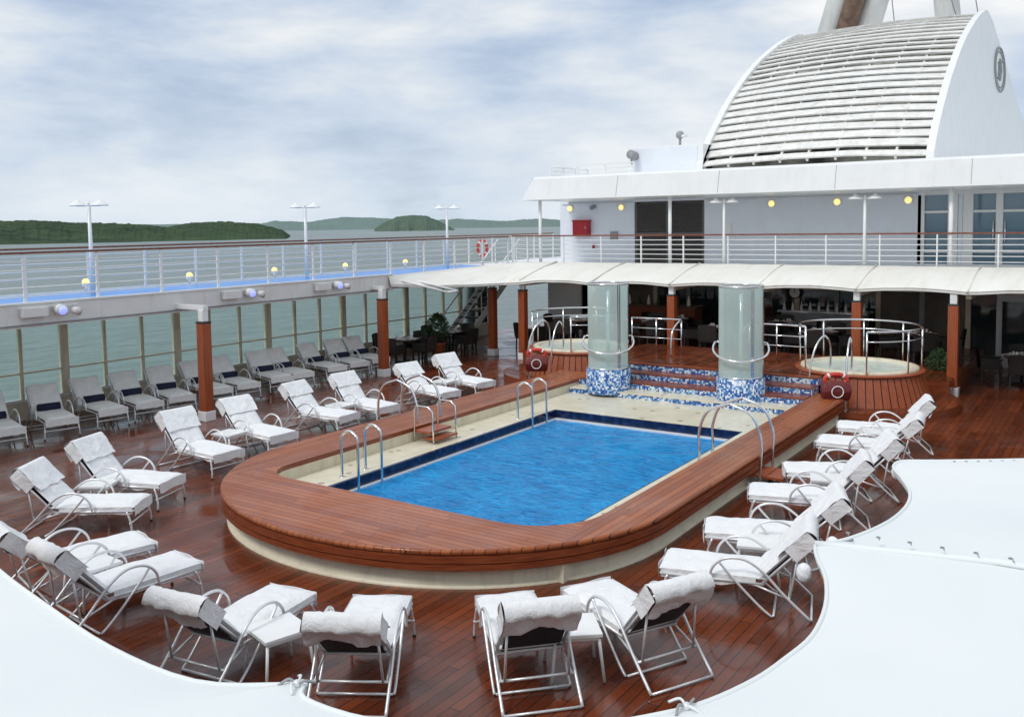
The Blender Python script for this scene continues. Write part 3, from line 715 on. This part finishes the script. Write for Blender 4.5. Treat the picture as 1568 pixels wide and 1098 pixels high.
b.add(vs,[(2*i,2*i+1,2*i+3,2*i+2) for i in range(len(prof)-1)],'cleanwhite')
b.add([(x0+.12,26.25,5.1),(x1,26.25,5.1),(x1,60,5.1),(x0+.12,60,5.1)],[(0,1,2,3)],'cleanwhite')
b.add([(x0+.3,26.4,5.84),(x1,26.4,5.84),(x1,60,5.84),(x0+.3,60,5.84)],[(0,1,2,3)],'cleanwhite')
b.add([(x0+.0,25.95,5.12),(x0+.3,26.15,5.86),(x0+.3,60,5.86),(x0,60,5.12)],[(0,1,2,3)],'cleanwhite')
for x in(-13.6,-10.2,-6.8,-3.4): b.add([(x,25.955,5.16),(x+.014,25.955,5.16),(x+.014,26.125,5.82),(x,26.125,5.82)],[(0,1,2,3)],'grey')
b.obj('roof',parent=dh)
b=MB()
for x in(-16.7,-11.9,-3.9): b.tube([(x,26.35,ZD),(x,26.35,5.11)],.055,'cleanwhite',12)
b.obj('roof_posts',parent=dh)
railing('roof_railing',[(-16.6,29.5),(-16.6,26.9),(-13.4,26.9)],5.84,.42,2,'cleanwhite',1.0,hw=.035)
b=MB(); b.box(-15.2,-12.3,30,44,5.84,7.0,'cleanwhite')
b.add([(-15.2,30,6.0),(-15.2,29.6,5.85),(-12.3,29.6,5.85),(-12.3,30,6.0)],[(0,1,2,3)],'cleanwhite')
b.box(-5.2,3.8,30,60,5.84,6.05,'cleanwhite'); b.box(-15.0,-12.5,29.98,30.0,5.9,6.95,'wallwhite')
b.obj('funnel_base',parent=dh,bevel=.15)
b=MB(); b.tube([(-13.6,31,7.0),(-13.6,31,7.35)],.05,'grey'); b.sphere((-13.6,31,7.45),.15,'grey'); b.tube([(-13.75,31,7.4),(-13.3,30.9,7.4)],.05,'cleanwhite'); b.obj('search_light')
b=MB(); b.tube([(-14.9,30.0,6.7),(-14.9,29.6,6.75)],.16,'grey',14); b.tube([(-14.9,29.7,6.4),(-14.9,29.7,6.7)],.04,'grey'); b.obj('search_light')

# ---------------------------------------------------------------- funnel
fu=empty('ship_funnel')
pf=[(30,6.2),(30.7,6.95),(31.5,7.65),(32.6,8.52),(33.9,9.37),(35.2,10.12),(36.5,10.75),(38.7,11.65),(40.6,12.25),(41.5,12.4)]
PF=[Vector((0,y,z)) for y,z in pf]
sm=[]
for i in range(len(PF)-1):
    p0,p1,p2,p3=PF[max(i-1,0)],PF[i],PF[i+1],PF[min(i+2,len(PF)-1)]
    for j in range(12):
        u=j/12; sm.append(.5*((2*p1)+(p2-p0)*u+(2*p0-5*p1+4*p2-p3)*u*u+(3*p1-p0-3*p2+p3)*u**3))
sm.append(PF[-1]); LL=[0]
for i in range(1,len(sm)): LL.append(LL[-1]+(sm[i]-sm[i-1]).length)
def prof_at(s):
    s=max(0,min(LL[-1]-1e-6,s)); i=next(j for j in range(1,len(LL)) if LL[j]>=s); u=(s-LL[i-1])/(LL[i]-LL[i-1])
    p=sm[i-1].lerp(sm[i],u); d=(sm[i]-sm[i-1]).normalized(); return p,d,Vector((0,-d.z,d.y))
XL,XR=-12.3,-5.15; TL=LL[-1]; b=MB()
bounds=[]; s=0.
while s<TL-.2:
    u=s/TL; pitch=.42+.30*u; bounds.append((s,pitch)); s+=pitch
for i,(sb,pitch) in enumerate(bounds):
    u_=sb/TL
    wide=.36 if (i==0 or .36<u_<.56) else (.18 if u_<.36 else .20)
    s0=sb; s1=min(TL,sb+pitch*(1-wide))
    def sl_(u,v):
        x=XL+(XR-XL)*u; p,d,n=prof_at(s0+(s1-s0)*v); q=p+n*(.04-.05*v+.16*(1-(2*u-1)**2))
        return Vector((x,q.y,q.z+.022*noise.noise(Vector((u*5,i*3.1,0)))))
    b.grid(sl_,18,2,'slat')
    b.grid(lambda u,v: sl_(u,0)-prof_at(s0)[2]*.06*v,18,1,'slat')
    b.grid(lambda u,v: sl_(u,1)-prof_at(s1)[2]*.05*v,18,1,'slat')
    b.grid(lambda u,v: sl_(u,v)-prof_at(s0)[2]*.06,18,1,'slat')
b.obj('slats',parent=fu)
b=MB()
for k in range(9):
    x=XL+(XR-XL)*k/8; bul=.16*(1-(2*k/8-1)**2)
    for j in range(40):
        p,d,n=prof_at(TL*j/40); q,d2,n2=prof_at(TL*(j+1)/40)
        A=p+n*(bul-.10); C=q+n2*(bul-.10); b.bar((x,A.y,A.z),(x,C.y,C.z),.07,.10,'slat',(0,-1,1))
b.obj('ribs',parent=fu)
b=MB()
b.grid(lambda u,v:(lambda t_:Vector((XL+.05+(XR-XL-.1)*u,t_[0].y-t_[2].y*.5,t_[0].z-t_[2].z*.5)))(prof_at(TL*v)),1,40,'inner')
b.obj('inner_casing',parent=fu)
b=MB()
def sidewall(x,th):
    poly=[(sm[i].y-.06,sm[i].z+.14) for i in range(0,len(sm),4)]+[(41.6,12.52),(43,12.4),(46,11.75),(50,10.9),(54,10.0),(60,8.6),(60,5.8),(29.9,5.8)]
    n=len(poly)
    for xx in(x,x+th): b.add([(xx,p[0],p[1]) for p in poly],[tuple(range(n)) if xx==x else tuple(range(n))[::-1]],'cleanwhite')
    b.add([(x,p[0],p[1]) for p in poly]+[(x+th,p[0],p[1]) for p in poly],[(i,(i+1)%n,n+(i+1)%n,n+i) for i in range(n)],'cleanwhite')
sidewall(XR,.22); sidewall(XL-.22,.22)
b.add([(XL,41.5,12.4),(XR,41.5,12.4),(XR,60,8.5),(XL,60,8.5)],[(0,1,2,3)],'cleanwhite')
b.obj('side_walls',parent=fu)
b=MB(); cx_,cy_,cz_=XR+.23,45.6,10.75
for r_,w_ in((.92,.05),(.76,.03)):
    b.tube([(cx_+.01,cy_+r_*2.0*math.cos(a),cz_+r_*math.sin(a)) for a in np.linspace(0,2*math.pi,40,endpoint=False)],w_,'grey',6,True)
for k in range(5):
    b.tube([(cx_+.01,cy_+.7*math.cos(k*.62)*u,cz_+.45*math.sin(k*1.24+u*2)) for u in np.linspace(-1,1,9)],.035,'grey',6)
b.obj('emblem',parent=fu)
b=MB()
def pipe(x,y,z0,z1,r,lean,k='white'):
    b.tube([(x,y,z0),(x+lean[0]*.5,y+lean[1]*.5,(z0+z1)/2),(x+lean[0],y+lean[1],z1)],r,k,20)
pipe(-11.9,43,11.5,19,.55,(2.2,0)); pipe(-10.4,43.4,11.5,19,.55,(2.2,0)); pipe(-11.1,42.6,11.5,19,.42,(2.2,0),'rustin'); pipe(-6.5,43,11.5,19,.5,(-.8,0))
b.tube([(-8.5,42,12),(-9.3,42,19)],.02,'grey'); b.tube([(-6,42,12),(-8,42,19)],.02,'grey'); b.tube([(-5.3,41.6,12.4),(-6.4,42,19)],.02,'grey')
b.obj('exhaust_pipes',parent=fu)

# ---------------------------------------------------------------- lower lounge wall beneath the upper deck
b=MB(); YL=29.4
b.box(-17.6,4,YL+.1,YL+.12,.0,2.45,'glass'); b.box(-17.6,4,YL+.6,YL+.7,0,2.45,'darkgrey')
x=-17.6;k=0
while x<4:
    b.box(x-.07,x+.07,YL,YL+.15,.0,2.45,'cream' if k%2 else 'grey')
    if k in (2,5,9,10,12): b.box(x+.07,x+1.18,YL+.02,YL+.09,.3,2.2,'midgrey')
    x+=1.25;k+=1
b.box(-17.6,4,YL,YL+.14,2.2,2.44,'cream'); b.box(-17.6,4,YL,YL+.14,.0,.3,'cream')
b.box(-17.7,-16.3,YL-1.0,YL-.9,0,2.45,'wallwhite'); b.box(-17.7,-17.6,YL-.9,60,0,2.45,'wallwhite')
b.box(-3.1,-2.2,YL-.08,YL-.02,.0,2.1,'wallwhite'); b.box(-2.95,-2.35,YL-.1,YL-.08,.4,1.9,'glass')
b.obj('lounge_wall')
b=MB(); b.box(-14.3,-11.6,27.6,28.2,.48,1.5,'rim'); b.box(-14.4,-11.5,27.5,28.3,1.5,1.56,'darkwood'); b.box(-9,-6.5,28.3,28.9,.48,1.45,'grey'); b.box(-9.1,-6.4,28.2,29.,1.45,1.5,'steel')
for k in range(10): b.lathe((-9+.27*k,28.6,1.5),[(.05,0),(.04,.12),(.015,.2),(.015,.26)],'china',8)
for k in range(7): b.lathe((-14.1+.36*k,27.9,1.56),[(.06,0),(.05,.16),(.02,.24),(.02,.3)],'leaf' if k%2 else 'china',8)
b.obj('bar_counter')
b=MB(); b.lathe((0,0,0),[(.2,0),(.2,.05),(.17,.06)],'darkgrey',24); b.lathe((0,0,0),[(.17,.045),(.001,.046)],'china',24); b.box(-.01,.01,0,.13,.05,.055,'darkgrey')
c_=b.obj('wall_clock',(-8.9,YL-.02,1.98)); c_.rotation_euler=(RAD(90),0,0)

b=MB(); A=Vector((-19.7,25.0,0)); Bv=Vector((-19.3,28.2,2.85)); n=13
for i in range(n):
    q=A.lerp(Bv,(i+.5)/n); b.box(q.x-.45,q.x+.45,q.y-.13,q.y+.13,q.z-.02,q.z+.02,'darkgrey')
for s in(-.48,.48):
    a=A+Vector((s,0,0));c=Bv+Vector((s,0,0)); b.bar(a,c,.05,.2,'cleanwhite'); b.tube([a+Vector((0,0,.9)),c+Vector((0,0,.9))],.025,'cleanwhite')
    for u in(.05,.35,.65,.95): q=a.lerp(c,u); b.tube([q,q+Vector((0,0,.9))],.02,'cleanwhite')
b.obj('companion_stairs')

# ---------------------------------------------------------------- dining furniture
b=MB()
b.box(-.26,.26,-.26,.26,.38,.46,'wicker'); b.box(-.24,.24,-.24,.24,.461,.50,'navy')
b.grid(lambda u,v:Vector((-.27+.54*u,.24+.06*v+.05*(1-(2*u-1)**2),.42+.48*v-.03*(2*u-1)**2)),8,6,'wicker'); b.grid(lambda u,v:Vector((-.27+.54*u,.28+.06*v+.05*(1-(2*u-1)**2),.42+.48*v-.03*(2*u-1)**2)),8,6,'wicker')
for s in(-1,1):
    b.box(s*.27-.03,s*.27+.03,-.25,.28,.62,.66,'wicker'); b.box(s*.27-.02,s*.27+.02,-.22,.26,.42,.62,'wicker')
    for yy in(-.22,.22): b.bar((s*.24,yy,.4),(s*.25,yy*1.08,0),.04,.04,'wicker',(1,0,0))
chm=b.mesh('wicker_chair')
b=MB(); b.box(-.42,.42,-.42,.42,.72,.75,'darkwood'); b.box(-.36,.36,-.36,.36,.69,.72,'darkgrey'); b.tube([(0,0,.02),(0,0,.7)],.04,'darkgrey',10)
b.box(-.3,.3,-.04,.04,0,.04,'darkgrey'); b.box(-.04,.04,-.3,.3,.041,.06,'darkgrey')
for a in range(4):
    c,s_=math.cos(a*math.pi/2),math.sin(a*math.pi/2)
    b.box(c*.27-.17,c*.27+.17,s_*.27-.13,s_*.27+.13,.7505+.0006*a,.753+.0006*a,'greycush')
    b.lathe((c*.27,s_*.27,.755),[(.001,.006),(.08,.006),(.11,.018)],'china',16); b.lathe((c*.12+s_*.2,s_*.12+c*.2,.755),[(.03,0),(.035,.09),(.03,.1)],'china',10)
    b.box(c*.27-.03,c*.27+.03,s_*.27-.03,s_*.27+.03,.77,.80,'towel')
tbm=b.mesh('dining_table')
def dset(x,y,z,r=0.,n=4):
    inst('dining_table',tbm,(x,y,z),r)
    for k in range(n):
        a=r+k*math.pi/2+random.uniform(-.12,.12); d=.72+random.uniform(-.05,.08)
        inst('wicker_chair',chm,(x-math.sin(a)*d,y+math.cos(a)*d,z),a)
for q in ((-18.9,21.7,0,.2),(-18.9,24.0,0,.1),(-16.6,26.4,0,.3),(-14.6,25.2,.48,.1),(-12.2,25.9,.48,.4),(-9.9,25.4,.48,.1),(-8.6,27.2,.48,.2),(-7.,25.6,.48,0),(-4.6,26.2,.48,.3),(-2.2,26.6,0,.1),(-12.0,27.0,.48,0)): dset(*q)

b=MB(); b.lathe((0,0,0),[(.18,0),(.26,.45),(.28,.5),(.24,.5),(.2,.42),(.001,.42)],'rim',20)
b.tube([(0,0,.4),(.02,0,.8)],.03,'rim')
rnd=random.Random(3)
for k in range(1100):
    a=rnd.uniform(0,6.28);zz=rnd.uniform(.0,1.)**.8; rr=(.42*math.sin(math.pi*(.12+.86*zz))**.8)*rnd.uniform(.45,1.1)
    p=Vector((rr*math.cos(a),rr*math.sin(a),.55+zz*.85)); d=Vector((rnd.uniform(-1,1),rnd.uniform(-1,1),rnd.uniform(-.4,1))).normalized(); e_=d.orthogonal().normalized()*.03
    b.add([p-e_,p+d*.06,p+e_,p+d*.13],[(0,1,3),(1,2,3)],'leaf')
pm=b.mesh('potted_shrub'); inst('potted_shrub',pm,(-18.6,23.0,0)); inst('potted_shrub',pm,(-3.9,24.9,0),2.,(.7,.7,.7))

# ---------------------------------------------------------------- foreground awnings
ZC=2.7
edge=[(-9.5,4.6),(-7.5,3.4),(-6.,2.6),(-5.2,2.28),(-4.4,2.1),(-3.8,2.0),(-3.2,1.92),(-2.7,1.93),(-2.42,2.08),(-2.36,2.14),(-2.28,2.06),(-2.0,2.08),(-1.7,2.22),(-1.4,2.42),(-1.22,2.62),(-1.12,2.78),(-1.04,3.0),(-1.0,3.2),(-.97,3.45),(-1.0,3.75),(-1.08,4.05),(-1.19,4.3),(-1.24,4.45)]
def sheet(edge,back,ny=14,droop=.07):
    n=len(edge)-1; b=MB()
    E=[Vector((x,y,ZC)) for x,y in edge];K=[Vector((x,y,ZC)) for x,y in back]
    sub=4; Es=[];Ks=[]
    for i in range(n):
        for j in range(sub):
            u=j/sub
            p0,p1,p2,p3=E[max(i-1,0)],E[i],E[i+1],E[min(i+2,n)]
            Es.append(.5*((2*p1)+(p2-p0)*u+(2*p0-5*p1+4*p2-p3)*u*u+(3*p1-p0-3*p2+p3)*u**3)); Ks.append(K[i].lerp(K[i+1],u))
    Es.append(E[-1]);Ks.append(K[-1]); N=len(Es)-1
    def fn(u,v):
        i=int(round(u*N)); p=Es[i].lerp(Ks[i],v**1.6)
        z=ZC+.05*min(1,v*2.5)+.05*noise.noise(Vector((p.x*.8,p.y*.8,0)))*min(1,v*3)+.006*noise.noise(Vector((p.x*3,p.y*3,4)))*min(1,v*5)
        return Vector((p.x,p.y,z))
    b.grid(fn,N,ny,'canvas')
    def lip(u,v):
        i=int(round(u*N)); p=fn(u,0); inn=(Ks[i]-Es[i]).normalized()
        return p+inn*(.07*v-.03*math.sin(math.pi*v))+Vector((0,0,-droop*v*1.2))
    b.grid(lip,N,5,'canvas')
    b.tube([fn(i/N,0)+Vector((0,0,.002)) for i in range(N+1)],.010,'canvas',6)
    b.tube([fn(i/N,0)+(Ks[i]-Es[i]).normalized()*.07+Vector((0,0,.003)) for i in range(N+1)],.0035,'canvas',5)
    return b
back=[(-9.5+ (9.7)*i/17,-1.5) for i in range(18)]+[(1.2,-1.5),(2.2,0.),(2.6,1.5),(2.8,3.),(2.8,4.6)]
b=sheet(edge,back[:len(edge)]); b.obj('canvas_awning')
edge2=[(-1.22,4.47),(-1.13,4.62),(-1.05,4.85),(-1.0,5.1),(-.99,5.4),(-1.03,5.65),(-1.12,5.9),(-1.22,6.15),(-1.2,6.33),(-1.0,6.46),(-.5,6.8),(.4,7.45),(1.6,8.3)]
back2=[(2.8,4.62)]+[(2.8,4.8+.2*i) for i in range(11)]+[(2.8,8.2)]
b=sheet(edge2,back2,ny=10)
hem=[(-1.24+.2*k,4.46+.008*k,ZC+.0+.055*min(1,k*.25)+.008) for k in range(21)]
b.tube(hem,.016,'canvas',8)
for k in range(1,30):
    x=-1.24+.14*k; y=4.46+.0056*k
    b.lathe((x,y+.05,ZC+.070),[(.011,0),(.011,.004),(.006,.005)],'grey',8)
    b.tube([(x,y+.05,ZC+.076),(x+.02,y-.02,ZC+.084)],.003,'grey',5)
for k in range(1,22):
    q=Vector((-1.0+.5*k*.13,6.46+.34*k*.13,ZC+.012)); b.lathe((q.x+.03,q.y-.06,q.z),[(.010,0),(.010,.004),(.005,.005)],'grey',8)
b.obj('canvas_awning')
for q in ((-1.21,6.22,ZC-.05),(-1.22,4.2,ZC-.05),(-1.19,4.58,ZC-.03)):
    b=MB(); b.sphere((0,0,0),.036,'towel',(1,1,1.3)); b.tube([(0,0,0),(.1,0,.05)],.006,'grey'); b.obj('edge_fender',q)
for q,r_ in (((-2.36,2.10,ZC+.01),.4),((-1.16,2.69,ZC+.01),1.2)):
    b=MB()
    for k in range(4):
        a=k*1.5; b.tube([(0,0,0),(.03*math.cos(a),.03*math.sin(a),.018),(.065*math.cos(a+.4),.065*math.sin(a+.4),.0)],.005,'canvas' if k%2 else 'grey',6,False,4)
    b.sphere((0,0,.006),.014,'alu'); b.obj('lacing_knot',q,r_)
b=MB()
for x,y in ((-6.2,2.2),(2.6,4.5),(2.5,7.9),(-.4,4.55)): b.tube([(x,y,0),(x,y,ZC-.02)],.045,'cleanwhite',12)
b.obj('awning_post')
